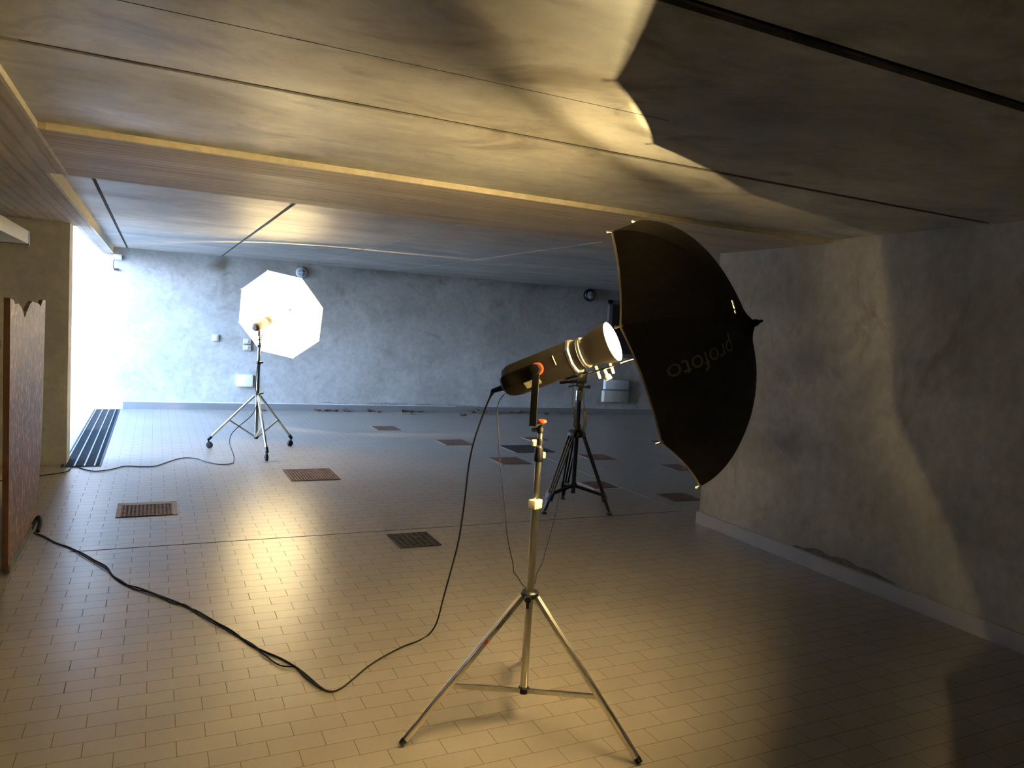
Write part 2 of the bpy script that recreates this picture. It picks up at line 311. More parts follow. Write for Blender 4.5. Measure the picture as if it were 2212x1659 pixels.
# ------------------------------------------------------------------ the setting
BY = lambda x: 12.56-.042*x            # the back wall runs slightly askew
def shell():
    b = NB(); bx(b, -4, 11, -3, 8.25, -.12, 0); bx(b, -.47, 11, 8.25, 12.62, -.12, 0)
    struct('floor', b, M['floor'], 'beige clinker tile floor laid in brick bond', 'floor')
    b = NB(); bx(b, -60, -4.2, -40, 14, -.14, -.004); bx(b, -4.2, -.775, 8.55, 14, -.14, -.004)
    struct('ground', b, M['ground'], 'pale sunlit paving outside the opening', 'ground')
    # ceiling: front slabs, wide band, beam along the opening, slabs at the back
    Z1, Z2, Z3 = 2.352, 2.325, 2.42
    b = NB()
    for y0, y1 in ((-3, 1.385), (1.435, 2.670), (2.705, 3.83)): bx(b, -.48, 4.6, y0, y1, Z1, 2.6)
    bx(b, -.48, 4.6, -3, 3.83, 2.375, 2.62)
    struct('ceiling', b, M['slab'], 'stained concrete ceiling slabs over the near half', 'ceiling')
    b = NB(); bx(b, -.48, 11, 3.83, 5.13, Z2, 2.62)
    struct('ceiling_band', b, M['band'], 'board-marked concrete band across the ceiling', 'ceiling')
    b = NB(); bx(b, -4, -.48, -3, 5.13, Z2, 2.62); bx(b, -4, -.58, 5.13, 8.55, Z2, 2.62); bx(b, -.72, -.58, 8.55, 12.7, Z2, 2.62)
    struct('ceiling_beam', b, M['beam'], 'board-marked concrete beam along the left opening', 'ceiling')
    b = NB()
    xs = [-.58, -.405, -.380, .905, .935, 2.245, 2.27, 3.63, 3.655, 11]
    for i in range(0, len(xs), 2): bx(b, xs[i], xs[i+1], 5.13, 12.7, Z3, 2.6)
    bx(b, -.58, 11, 5.13, 12.7, 2.445, 2.62)
    struct('ceiling_rear', b, M['slab_rear'], 'smooth concrete ceiling slabs over the far half', 'ceiling')
    n = 1
    for y, x0, x1 in ((1.41, -.48, 4.3), (2.687, -.38, 4.24)):
        b = NB(); bx(b, x0, x1, y-.006, y+.006, Z1+.003, 2.38); struct('trim_%d' % n, b, M['dark_joint'], 'dark filler in the ceiling joint', 'trim'); n += 1
    for x in (-.3925, .92, 2.2575, 3.6425):
        b = NB(); bx(b, x-.005, x+.005, 5.13, 12.5, Z3+.006, 2.45); struct('trim_%d' % n, b, M['dark_joint'], 'dark filler in the far ceiling joint', 'trim'); n += 1
    b = NB(); bx(b, -.44, 4.29, 3.822, 3.836, Z2-.002, Z1); struct('trim_%d' % n, b, M['filler'], 'pale strip painted as the lit step of the ceiling band', 'trim'); n += 1
    b = NB(); bx(b, -.486, -.472, 1.0, 5.13, Z2-.002, Z1); struct('trim_%d' % n, b, M['filler'], 'pale strip painted as the lit step of the left beam', 'trim'); n += 1
    b = NB(); bx(b, -.592, -.572, 5.13, 12.45, Z2-.002, Z3); struct('trim_%d' % n, b, M['filler'], 'pale strip painted as the lit step of the far left beam', 'trim'); n += 1
    b = NB(); bx(b, -.48, 1.6, 2.171, 2.174, Z1-.0006, Z1+.01); struct('trim_%d' % n, b, M['dark_joint'], 'fine formwork seam across the near ceiling', 'trim'); n += 1
    b = NB(); bx(b, -.46, 4.43, 5.336, 5.344, 0, .0012); struct('trim_%d' % n, b, M['dark_joint'], 'dark expansion joint across the floor', 'trim'); n += 1
    b = NB(); bx(b, 4.418, 4.426, 4.97, 8.6, 0, .0012); struct('trim_%d' % n, b, M['stonel'], 'pale expansion joint beside the right wall', 'trim'); n += 1
    # walls
    b = NB(); q = [(-9, 0), (11, 0)]
    v = []
    for x in (-9, -.62, 11):
        for y in (BY(x), BY(x)+.3): v.append((x, y))
    def prism(b, pts, z0, z1):
        lo = [b.verts.new((x, y, z0)) for x, y in pts]; hi = [b.verts.new((x, y, z1)) for x, y in pts]
        k = len(pts)
        for i in range(k): b.faces.new((lo[i], lo[(i+1) % k], hi[(i+1) % k], hi[i]))
        b.faces.new(list(reversed(lo))); b.faces.new(hi)
    prism(b, [(-9, BY(-9)), (11, BY(11)), (11, 13.2), (-9, 13.2)], -.12, 2.44)
    prism(b, [(-9, BY(-9)), (-.72, BY(-.72)), (-.72, 13.2), (-9, 13.2)], 2.44, 4.2)
    struct('wall_back', b, M['wall'], 'mottled plaster back wall lit blue by daylight', 'wall')
    b = NB(); bx(b, -4, -.745, 8.25, 8.55, -.12, 2.62); struct('wall_left', b, M['wall_l'], 'grey rendered wall left of the bright opening', 'wall')
    b = NB(); bx(b, 4.29, 4.6, -3, 4.95, -.1, 2.62); struct('wall_right', b, M['wall_r'], 'blotched rendered wall on the right', 'wall')
    b = NB(); bx(b, -4.2, -4, -3.2, 8.55, -.12, 2.62); struct('wall_far_left', b, M['wall_l'])
    b = NB(); bx(b, -4.2, 4.6, -3.2, -3, -.12, 2.62); struct('wall_front', b, M['wall_l'])
    b = NB(); bx(b, 11, 11.2, 3.8, 13, -.12, 2.62); struct('wall_far_right', b, M['wall'])
    b = NB(); bx(b, 4.6, 11.2, 3.6, 3.83, -.12, 2.62); struct('wall_alcove', b, M['wall'])
    b = NB(); lo = -.41
    prism(b, [(lo, BY(lo)-.016), (11, BY(11)-.016), (11, BY(11)+.01), (lo, BY(lo)+.01)], 0, .108)
    struct('baseboard_back', b, M['skirt_b'], 'tile skirting along the back wall', 'baseboard')
    b = NB(); bx(b, 4.274, 4.30, -3, 4.968, 0, .105); bx(b, 4.274, 4.6, 4.945, 4.968, 0, .105)
    struct('baseboard_right', b, M['skirt'], 'pale tile skirting along the right wall', 'baseboard')
    # dark window at the back, mostly behind the umbrella
    x0, x1 = 7.99, 8.85; yw = BY(8.4)
    b = NB(); bx(b, x0, x1, yw-.03, yw+.06, 1.2, 2.16); d = struct('window_1', b, M['door'], 'dark window in the back wall behind the black umbrella', 'window')
    f = NB(); bx(f, x0-.075, x0, yw-.05, yw+.06, 1.125, 2.235); bx(f, x1, x1+.075, yw-.05, yw+.06, 1.125, 2.235); bx(f, x0-.075, x1+.075, yw-.05, yw+.06, 2.16, 2.235); bx(f, x0-.075, x1+.075, yw-.05, yw+.06, 1.125, 1.2)
    part('window_frame', f, M['doorframe'], d, smooth=False)
shell()

# ------------------------------------------------------------------ marks and fittings on the walls
def blot(bm, pts, y_of, off):
    """an irregular thin crust on the back wall; pts are (x, z)"""
    f = [bm.verts.new((x, y_of(x)-off, z)) for x, z in pts]; k = [bm.verts.new((x, y_of(x)-.0005, z)) for x, z in pts]
    n = len(pts); bm.faces.new(f)
    for i in range(n): bm.faces.new((f[i], k[i], k[(i+1) % n], f[(i+1) % n]))
def wall_fittings():
    b = NB(); y = BY(1.31); bx(b, 1.193, 1.438, y-.06, y, .386, .576, .008)
    t = thing('junction_box', (1.31, y, .386), 'large white junction box on back wall behind the wheeled stand', 'junction box')
    part('box_body', b, M['white'], t)
    for sx in (1.21, 1.42):
        for sz in (.402, .56): b = NB(); cyl(b, (sx, y-.059, sz), (sx, y-.064, sz), .006, seg=10); part('screw', b, M['galv'], t)
    y = BY(.86); t = thing('wall_socket', (.86, y, 1.09), 'small lone socket box on the stained wall left of white umbrella', 'socket')
    b = NB(); bx(b, .812, .907, y-.035, y, 1.09, 1.2, .006); part('back_box', b, M['greybox2'], t)
    b = NB(); bx(b, .835, .884, y-.041, y-.03, 1.112, 1.176, .003); part('cover_flap', b, M['greybox'], t)
    for z, lab in ((1.067, 'upper of the two wall switches beside the white umbrella'), (.966, 'lower of the two wall switches beside the white umbrella')):
        y = BY(1.33); t = thing('light_switch', (1.33, y, z), lab, 'switch', 'switches on the back wall')
        b = NB(); bx(b, 1.273, 1.391, y-.04, y, z, z+.088, .006); part('back_box', b, M['greybox2'], t)
        b = NB(); bx(b, 1.312, 1.352, y-.048, y-.03, z+.022, z+.066, .004); part('rocker', b, M['cream'], t)
    for (x, z, r, lab) in ((7.48, 2.292, .12, 'dark round bulkhead lamp on back wall near the door'), (2.125, 2.268, .085, 'round bulkhead lamp just above the glowing white umbrella')):
        y = BY(x); t = thing('bulkhead_lamp', (x, y, z), lab, 'wall lamp', 'round wall lamps')
        b = NB(); lathe(b, [(0, r), (.05, r), (.07, r*.86), (.072, r*.72)], (x, y, z), (0, -1, 0), 28); part('lamp_base', b, M['greybox'] if r < .1 else M['blackm'], t)
        b = NB(); lathe(b, [(.06, r*.7), (.09, r*.6), (.105, r*.35), (.11, .01)], (x, y, z), (0, -1, 0), 24); part('lamp_glass', b, M['lens'], t)
        b = NB()
        for a in (0, PI/2): 
            pts = [(x+r*.8*math.cos(a)*k, y-.062-.06*(1-k*k), z+r*.8*math.sin(a)*k) for k in (-1, -.7, -.3, 0, .3, .7, 1)]
            tube(b, pts, .006, 6)
        part('guard', b, M['blackm'] if r > .1 else M['greybox'], t)
    for (x0, x1, z0, z1, m, lab) in ((7.916, 8.481, .495, .688, 'greybox', 'upper grey electrical box on the back wall'), (7.895, 8.49, .25, .471, 'greybox2', 'lower stained electrical box on the back wall')):
        y = BY(8.2)-.014; t = thing('electrical_box', (8.2, y, z0), lab, 'electrical box', 'stacked electrical boxes')
        b = NB(); bx(b, x0, x1, y-.07, y, z0, z1, .006); part('box_body', b, M[m], t)
        b = NB(); bx(b, x0+.012, x1-.012, y-.082, y-.068, z0+.012, z1-.012, .004); part('lid', b, M[m], t)
    # tiny box with a hanging wire in the corner of the opening
    y = BY(-.53); t = thing('corner_fixture', (-.53, y, 2.2), 'tiny grey cable box with hanging wire in the corner above the opening', 'cable box')
    b = NB(); bx(b, -.575, -.46, y-.06, y, 2.235, 2.312, .006); part('box_body', b, M['greybox'], t)
    b = NB(); tube(b, [(-.56, y-.03, 2.24), (-.575, y-.04, 2.17), (-.57, y-.03, 2.11), (-.545, y-.03, 2.10)], .006, 6, 4); bx(b, -.565, -.50, y-.05, y-.01, 2.075, 2.105); part('wire', b, M['black'], t)
    # crust of salts above the skirting
    rnd = random.Random(3)
    def crust(x0, x1, zb, h, name, m, lab, seed):
        b = NB(); n = 70; top = []; bot = []
        for i in range(n):
            x = x0+(x1-x0)*i/(n-1); e = math.sin(PI*i/(n-1))**.6
            top.append((x, zb+.006+h*e*(.45+.75*noise.noise(Vector((x*2.1, seed, 3)))+.5*noise.noise(Vector((x*7, seed, 0)))))); bot.append((x, zb))
        top = [(x, max(z, zb+.003)) for x, z in top]
        blot(b, top+bot[::-1], BY, .004 if seed == 1 else .007); return solid(name, b, m, (x0, BY(x0), zb), lab, 'salt crust', kind='stuff', smooth=False)
    crust(2.2, 5.4, .107, .085, 'damp_crust', mat('damp_crust', (.52, .515, .49), .85, var=.25, scale=25), 'grey damp crust above the back skirting', 1)
    crust(-.3, 4.9, .109, .016, 'salt_line', mat('white_salts', (.78, .78, .76), .8, var=.15, scale=30), 'white salt line just above the back skirting', 4)
    # broken plaster over the right skirting
    b = NB(); n = 30; top = []; bot = []
    for i in range(n):
        y = 3.9-.85*i/(n-1); e = math.sin(PI*i/(n-1))**.7
        bot.append((y, .112)); top.append((y, .116+.055*e*(.35+1.1*abs(noise.noise(Vector((y*4.2, 1, 5)))))))
    pts = top+bot[::-1]
    f = [b.verts.new((4.286, y, z)) for y, z in pts]; k = [b.verts.new((4.292, y, z)) for y, z in pts]; b.faces.new(f)
    for i in range(len(pts)): b.faces.new((f[i], k[i], k[(i+1) % len(pts)], f[(i+1) % len(pts)]))
    solid('crumbled_plaster', b, mat('crumbled_render', (.37, .335, .285), .9, var=.3, scale=40), (4.29, 3.4, .11), 'dark crumbled plaster patch above the right wall skirting', 'damage', kind='stuff', smooth=False)
wall_fittings()

# ------------------------------------------------------------------ drains
def drains():
    G = 'drain covers set in the tiled floor'
    D = [(-.203, .155, 6.135, 6.48, 'rust', 'side', 'rusty drain cover with stone end strips, nearest the drainage channel'),
         (1.205, 1.68, 7.16, 7.705, 'rust', None, 'large rusty waffle drain cover in front of the wheeled stand'),
         (1.586, 1.896, 4.89, 5.23, 'iron', None, 'dark slotted drain cover beside the dark floor joint, nearest the silver stand'),
         (2.92, 3.26, 10.3, 10.69, 'rust', 'thin', 'small drain cover closest to the back wall'),
         (3.47, 3.85, 8.98, 9.40, 'rust', 'thin', 'drain cover touching the main black cable from behind'),
         (4.85, 5.15, 9.25, 9.54, 'rust', 'thin', 'small drain cover just behind the large dark square one'),
         (4.19, 4.75, 8.345, 8.89, 'iron', 'thin', 'large dark square drain cover behind the silver stand clamps'),
         (3.67, 4.04, 7.655, 8.06, 'rust', 'thin', 'reddish drain cover crossed by the thin sync cord'),
         (4.96, 5.33, 7.79, 8.13, 'rust', 'thin', 'farther drain cover seen behind the black tripod right leg'),
         (4.08, 4.38, 6.31, 6.615, 'rust', 'pale', 'pale-framed drain cover beside the black tripod right leg'),
         (4.60, 4.93, 5.675, 5.967, 'rust', None, 'drain cover nearest the end of the right wall'),
         (5.68, 5.97, 7.0, 7.35, 'rust', None, 'drain cover half hidden behind the umbrella lowest rim'),
         (6.82, 7.08, 8.86, 9.08, 'iron', None, 'drain cover peeking out at the umbrella left rim tip')]
    for x0, x1, y0, y1, m, fr, lab in D:
        t = thing('drain_cover', ((x0+x1)/2, (y0+y1)/2, 0), lab, 'drain cover', G)
        b = NB(); bx(b, x0, x1, y0, y1, .0005, .002); part('shaft', b, M['pit_shade'], t, smooth=False)  # flat dark plate painted as the shade down the shaft
        b = NB(); w = .012
        bx(b, x0, x1, y0, y0+w, .001, .007); bx(b, x0, x1, y1-w, y1, .001, .007); bx(b, x0, x0+w, y0+w, y1-w, .001, .007); bx(b, x1-w, x1, y0+w, y1-w, .001, .007)
        part('rim', b, M[m], t, smooth=False)
        b = NB()
        if m == 'iron' and x1-x0 < .4:
            nx, ny = 7, 9
        else:
            nx, ny = max(8, round((x1-x0)/.028)), max(8, round((y1-y0)/.034))
        for i in range(1, nx): x = x0+(x1-x0)*i/nx; bx(b, x-.007, x+.007, y0+w, y1-w, .0021, .0058)
        for i in range(1, ny): y = y0+(y1-y0)*i/ny; bx(b, x0+w, x1-w, y-.0065, y+.0065, .0021, .0065)
        part('grid', b, M[m], t, smooth=False)
        if fr:
            b = NB(); mm = M['stonel'] if fr == 'pale' else M['stone']
            if fr == 'side':
                bx(b, x0-.032, x0, y0-.005, y1+.085, .0003, .004); bx(b, x1, x1+.038, y0-.005, y1+.085, .0003, .004); bx(b, x0, x1, y1, y1+.085, .0003, .0025)
            else:
                k = .028 if fr == 'pale' else .014
                bx(b, x0-k, x0, y0-k, y1+k, .0003, .003); bx(b, x1, x1+k*.6, y0-k, y1+k, .0003, .003); bx(b, x0, x1, y0-k, y0, .0003, .003); bx(b, x0, x1, y1, y1+k*.6, .0003, .003)
            part('surround', b, mm, t, smooth=False)
    # channel across the opening
    t = thing('drainage_channel', (-.62, 10.3, 0), 'long steel drainage channel grate across the bright opening', 'drain channel')
    x0, x1, y0, y1 = -.775, -.455, 8.12, 12.5
    b = NB(); bx(b, x0, x1, y0, y1, -.004, .003); part('infill', b, M['slot'], t, smooth=False)
    b = NB()
    for i in range(146):
        y = y0+.03*i+.01; bx(b, x0+.005, x1-.005, y, y+.006, .003, .008)
    part('cross_bars', b, M['slot'], t, smooth=False)
    for x in (x0+.02, x0+.105, x0+.19, x0+.275):
        b = NB(); bx(b, x-.006, x+.006, y0, y1, .003, .012); part('bearing_bar', b, M['galv'], t, smooth=False)
    b = NB(); bx(b, x0-.006, x0+.006, y0, y1, -.004, .010); bx(b, x1-.004, x1+.012, y0, y1, -.002, .006); part('edge_angle', b, M['slot'], t, smooth=False)
drains()

# ------------------------------------------------------------------ dry leaves along the back wall
def leaves():
    def leaf_mesh(seed):
        r = random.Random(seed); b = NB(); n = 10; top = []; 
        L, Wd = .055, .034
        for i in range(n+1):
            u = i/n; w = Wd*math.sin(PI*u**.8)*(.85+.3*r.random()); z = .012+.02*abs(u-.5)+r.uniform(0, .008)
            top.append([b.verts.new((L*(u-.5)*2, s*w, z+(.022*s*s)+r.uniform(0, .01))) for s in (-1, -.4, 0, .4, 1)])
        for A, B in zip(top, top[1:]):
            for k in range(4): b.faces.new((A[k], A[k+1], B[k+1], B[k]))
        bmesh.ops.remove_doubles(b, verts=b.verts, dist=.0005)
        bmesh.ops.solidify(b, geom=b.faces[:], thickness=.002)
        zmin = min(v.co.z for v in b.verts); bmesh.ops.translate(b, vec=(0, 0, -zmin), verts=b.verts)
        me = bpy.data.meshes.new('dry_leaf'); b.to_mesh(me); b.free(); me.materials.append(M['leaf']); return me
    ms = [leaf_mesh(i) for i in range(4)]; r = random.Random(11)
    spots = [(2.46, 12.36), (2.62, 12.38), (2.77, 12.34), (2.93, 12.36), (3.32, 12.36), (3.47, 12.26), (3.92, 12.33), (4.08, 12.34), (4.24, 12.30), (4.0, 12.02), (4.84, 11.8), (5.16, 12.26), (5.31, 12.20), (5.47, 12.15), (5.80, 12.25), (5.95, 12.26), (6.10, 12.20), (6.27, 12.10), (6.6, 12.02), (7.39, 11.84), (1.6, 12.37), (7.0, 12.2)]
    for i, (x, y) in enumerate(spots):
        o = bpy.data.objects.new('dry_leaf', ms[i % 4]); COL.objects.link(o); o.location = (x, y, 0); k = r.uniform(.8, 1.5)
        o.scale = (k, k, k*r.uniform(.8, 1.4)); o.rotation_euler = (0, 0, r.uniform(0, 6.28))
        o['label'] = 'curled brown dry leaf lying on the floor along the back wall'; o['category'] = 'leaf'; o['group'] = 'dry leaves along the back wall'
leaves()

# ------------------------------------------------------------------ umbrellas
def axis_vec(az, el): az, el = math.radians(az), math.radians(el); return Vector((math.cos(el)*math.sin(az), math.cos(el)*math.cos(az), math.sin(el)))
class Umbrella:
    def __init__(s, C, az, el, ph, R, D, nip, scallop):
        s.scallop = scallop
        s.C = Vector(C); s.a = axis_vec(az, el); s.s = s.a.cross(Vector((0, 0, 1))).normalized(); s.u = s.s.cross(s.a); s.ph = math.radians(ph)
        s.R, s.D, s.nip = R, D, nip
        s.fm = math.radians(80)
    def rib(s, k, t, inset=0):
        f = s.fm*t; an = s.ph+2*PI*k/8
        rad = (s.R-inset)*math.sin(f)/math.sin(s.fm); dep = (s.D-inset)*(math.cos(f)-math.cos(s.fm))/(1-math.cos(s.fm))
        if t < .16: dep += s.nip*(1-t/.16)**2; rad *= (.5+.5*t/.16)
        return s.C+s.a*dep+(s.u*math.cos(an)+s.s*math.sin(an))*rad
    def panel(s, k, v, t, inset=0):
        tt = t*(1-s.scallop*4*v*(1-v)*t*t)
        p = s.rib(k, tt, inset).lerp(s.rib(k+1, tt, inset), v)
        mid = 4*v*(1-v)
        axp = s.C+s.a*((p-s.C).dot(s.a)); out = (p-axp)
        if out.length > 1e-6: p = p+out.normalized()*(.012*mid*math.sin(PI*min(1, t)))   # a little belly in the cloth
        return p
    def cloth(s, inset=0, nv=10, nt=26):
        b = NB()
        for k in range(8):
            g = [[b.verts.new(s.panel(k, i/nv, .03+.97*j/nt, inset)) for i in range(nv+1)] for j in range(nt+1)]
            for j in range(nt):
                for i in range(nv): b.faces.new((g[j][i], g[j][i+1], g[j+1][i+1], g[j+1][i]))
        return b
    def build(s, root, outer, inner, hem, ribm, shaft0, shaft1, tip_m):
        can = part('canopy', s.cloth(), outer, root)
        part('lining', s.cloth(.004), inner, can, 'pale reflective lining')
        for k in range(8):
            b = NB(); tube(b, [s.panel(k, i/10, 1, .005)-s.a*.004 for i in range(11)], .0045, 8); part('rim_binding', b, hem, can)
        for k in range(8):
            b = NB(); tube(b, [s.rib(k, .08+.92*j/12, .012) for j in range(13)], .003, 6); rb = part('rib', b, ribm, root)
            p = s.rib(k, 1, .004); q = p-s.a*.018+(p-s.C).normalized()*.008
            b = NB(); cyl(b, p, q, .003, seg=8); ball(b, p, .0055, 8); ball(b, q, .0055, 8); part('rib_tip', b, tip_m, rb)
        b = NB(); cyl(b, shaft0, shaft1, .004, seg=10); part('shaft', b, M['chrome'], root)
        b = NB(); p = s.rib(0, 0); p = s.C+s.a*((p-s.C).dot(s.a)); lathe(b, [(-.02, .016), (0, .012), (.008, .006), (.02, .004)], p, s.a, 14); part('end_cap', b, M['black'], root)
        return can

U1 = Umbrella((1.727, 2.238, 1.556), 141.5, 20.06, -7.97, .52, .295, .036, .022)
def black_umbrella():
    root = thing('photo_umbrella', U1.C, 'large black reflective umbrella clamped in front of the near flash head', 'umbrella')
    S0 = Vector((1.440, 2.468, 1.410)); A = U1.C+U1.a*.32
    holes = HOLES
    outer = cloth_with_holes('black_umbrella_cloth', (.31, .275, .235), .8, holes, spec=.15)
    inner = cloth_with_holes('silver_umbrella_lining', (.93, .92, .90), .52, holes, spec=.5, metal=0)
    can = U1.build(root, outer, inner, M['hem'], M['blackm'], S0, A, M['cream'])
    bm = NB(); bm.from_mesh(can.data); bmesh.ops.translate(bm, vec=U1.C, verts=bm.verts); tree = BVHTree.FromBMesh(bm)
    # the maker's word on one panel, upside down, laid onto the cloth
    P0, T = Vector(TEXT_AT), Vector(TEXT_DIR).normalized()
    hit = tree.find_nearest(P0); Nn = hit[1]
    if Nn.dot(P0-U1.C) < 0: Nn = -Nn
    T = (T-Nn*T.dot(Nn)).normalized(); Up = Nn.cross(T)
    tm = text_mesh('profoto', .088)
    for v in tm.verts:
        p = P0+T*v.co.x*1.08+Up*v.co.y+Nn*.05; h = tree.ray_cast(p, -Nn)
        v.co = (h[0] if h[0] else p)+Nn*.0012
    part('lettering', tm, M['greyprint'], can, 'grey maker lettering', smooth=False); bm.free()
    return root
HOLES = [((.0697, -.2491, .1672), (.010, .03, .018)), ((.0669, -.2644, .1416), (.006, .02, .008))]   # two small tears near the peak
TEXT_AT = (1.590, 1.876, 1.532); TEXT_DIR = (-.256, -.02, -.094)
black_umbrella()

U2 = Umbrella((1.36, 9.255, 1.571), 31.3, 14.5, -12.7, .55, .27, .03, .004)
def white_umbrella():
    root = thing('photo_umbrella', U2.C, 'glowing white umbrella on the wheeled stand by the back wall', 'umbrella')
    wm = mat('white_umbrella_cloth', (.92, .91, .89), .7, var=.03)
    h = Vector((1.085, 8.81, 1.36)); A = U2.C+U2.a*.3
    U2.build(root, wm, wm, M['white'], M['chrome'], h, A, M['chrome'])
white_umbrella()

# ------------------------------------------------------------------ flash heads
def flash_head(loc, pole, az, el, label, power, scale=1.0, near=True, shell='body'):
    B = Vector(loc); a = axis_vec(az, el); ah = Vector((a.x, a.y, 0)).normalized(); lat = Vector((-a.y*-1, -a.x, 0)).normalized()
    lat = Vector((a.y, -a.x, 0)).normalized(); up = lat.cross(a); up = up if up.z > 0 else -up
    k = scale; P = lambda t: B+a*t*k
    root = thing('flash_head', loc, label, 'flash lamp', 'studio flash heads')
    oct_shape = lambda an: 1/max(abs(math.cos(((an+PI/8) % (PI/4))-PI/8)), .93)
    b = NB(); lathe(b, [(h*k, r*k) for h, r in ((-.188, .028), (-.184, .041), (-.168, .054), (-.145, .062), (-.13, .064), (.125, .064), (.13, .062))], B, a, 48, True, oct_shape); body = part('housing', b, M[shell], root)
    b = NB(); lathe(b, [(h*k, r*k) for h, r in ((.128, .064), (.132, .0675), (.140, .0675), (.144, .064))], B, a, 48, True, oct_shape); part('front_ring', b, M['alu'], root, 'bright metal ring')
    b = NB(); lathe(b, [(h*k, r*k) for h, r in ((.142, .060), (.172, .059), (.176, .054))], B, a, 32); part('mount_collar', b, M['black'], root)
    b = NB(); lathe(b, [(h*k, r*k) for h, r in ((.170, .0605), (.172, .062), (.182, .062), (.184, .0605))], B, a, 32); part('locking_ring', b, M['alu'], root, 'bright metal locking ring')
    b = NB(); outer = [(.178, .050), (.20, .058), (.225, .066), (.26, .073), (.30, .0795)]; inner = [(h+.0005, r-.0025) for h, r in outer[::-1]]
    lathe(b, [(h*k, r*k) for h, r in outer], B, a, 40, False); part('reflector', b, M[shell], root)
    b = NB(); lathe(b, [(h*k, r*k) for h, r in inner+[(.19, .02), (.188, .002)]], B, a, 40, False); part('reflector_lining', b, M['refl'], root, 'silver inside of reflector')
    b = NB(); lathe(b, [(.19*k, .012*k), (.205*k, .014*k), (.22*k, .013*k), (.2265*k, .006*k)], B, a, 16); part('bulb', b, M['bulb'], root, 'lit bulb')
    ld = bpy.data.lights.new('modelling_light', 'POINT'); ld.energy = power; ld.color = WARM; ld.shadow_soft_size = .013
    # light distribution of the reflector: a full cone, then the weak glow of the frosted dome outside it
    ld.use_nodes = True; nt = ld.node_tree; em = nt.nodes['Emission']; tc = nt.nodes.new('ShaderNodeTexCoord'); sp = nt.nodes.new('ShaderNodeSeparateXYZ')
    rp = nt.nodes.new('ShaderNodeValToRGB'); nt.links.new(tc.outputs['Normal'], sp.inputs[0]); mu = nt.nodes.new('ShaderNodeMath'); mu.operation = 'MULTIPLY'; mu.inputs[1].default_value = SIGN
    nt.links.new(sp.outputs['Z'], mu.inputs[0]); nt.links.new(mu.outputs[0], rp.inputs[0]); nt.links.new(rp.outputs[0], em.inputs['Strength'])
    prof = ((.14, .0), (.25, .14), (.45, .12), (.50, .15), (.511, .33), (.535, .52), (.60, 1)) if near else ((.44, 0), (.48, .25), (.55, 1))
    e = rp.color_ramp.elements; e[0].position = prof[0][0]; e[0].color = (prof[0][1],)*3+(1,); e[1].position = prof[-1][0]; e[1].color = (1, 1, 1, 1)
    for q, v in prof[1:-1]: x = e.new(q); x.color = (v, v, v, 1)
    lo = bpy.data.objects.new('modelling_light', ld); COL.objects.link(lo); lo.parent = root; lo.location = a*.2846*k
    lo.rotation_euler = a.to_track_quat('Z', 'Y').to_euler()
    if near:
        # seam on the side, sticker, small screws
        b = NB(); bar(b, P(.075)+lat*.0655+up*.026, P(.078)+lat*.0655-up*.012, .003, .003, lat); part('side_seam', b, M['cream'], body)
        b = NB(); bar(b, P(-.078)+lat*.0515-up*.0425, P(-.012)+lat*.0515-up*.0425, .030, .004, (lat*.77-up*.64)); part('rating_sticker', b, M['sticker'], body, 'pale sticker')
        # stand bracket on the side towards the camera
        z_lo = pole[2]; q = B+lat*.078; x0 = Vector((q.x, q.y, 0))
        b = NB(); bar(b, x0+Vector((0, 0, z_lo)), x0+Vector((0, 0, B.z+.012)), .029, .005, lat, .001)
        box(b, Vector((pole[0], pole[1], z_lo+.003))+lat*.039, (.029, .088, .006), Matrix((ah, lat, Vector((0, 0, 1)))).transposed(), .001)
        br = part('bracket', b, M['black'], root)
        b = NB(); cyl(b, B+lat*.063, B+lat*.0755, .0245, .0245, 28); part('pivot_disc', b, M['orange'], root, 'orange pivot disc')
        b = NB(); cyl(b, B+lat*.081, B+lat*.098, .021, .019, 28); cyl(b, B+lat*.098, B+lat*.101, .0125, .0125, 20); part('pivot_knob', b, M['black'], br)
        # umbrella clamp under the reflector
        b = NB()
        for t in (.205, .262): bar(b, P(t)-up*.064, P(t)-up*.115, .010, .008, a, .001)
        part('umbrella_clamp', b, M['cream'], root)
        b = NB(); cyl(b, P(.232)-up*.085, P(.236)-up*.115, .006); cyl(b, P(.236)-up*.112, P(.238)-up*.13, .011, .013, 14); part('clamp_screw', b, M['cream'], root)
        # plug and sleeve at the back
        b = NB(); cyl(b, P(-.182)-up*.012, P(-.197)-up*.017, .018, .016); cyl(b, P(-.186)-up*.012, (1.262, 2.768, 1.332), .013, .0095); cyl(b, (1.262, 2.768, 1.332), (1.272, 2.815, 1.302), .0095, .005); part('power_plug', b, M['rubber'], root)
    else:
        b = NB(); bar(b, (pole[0], pole[1], pole[2]), (pole[0], pole[1], B.z), .03, .02, lat); part('bracket', b, M['black'], root)
    return root
flash_head((1.388, 2.57, 1.444), (1.388, 2.57, 1.222), 141.5, 24.4, 'dark flash head with lit reflector on the near silver stand', LAMP_POWER)
flash_head((1.068, 8.80, 1.445), (1.068, 8.80, 1.32), 31.3, 14.5, 'small flash head shining into the white umbrella on wheeled stand', OCTA_POWER, .72, False, 'far_body')

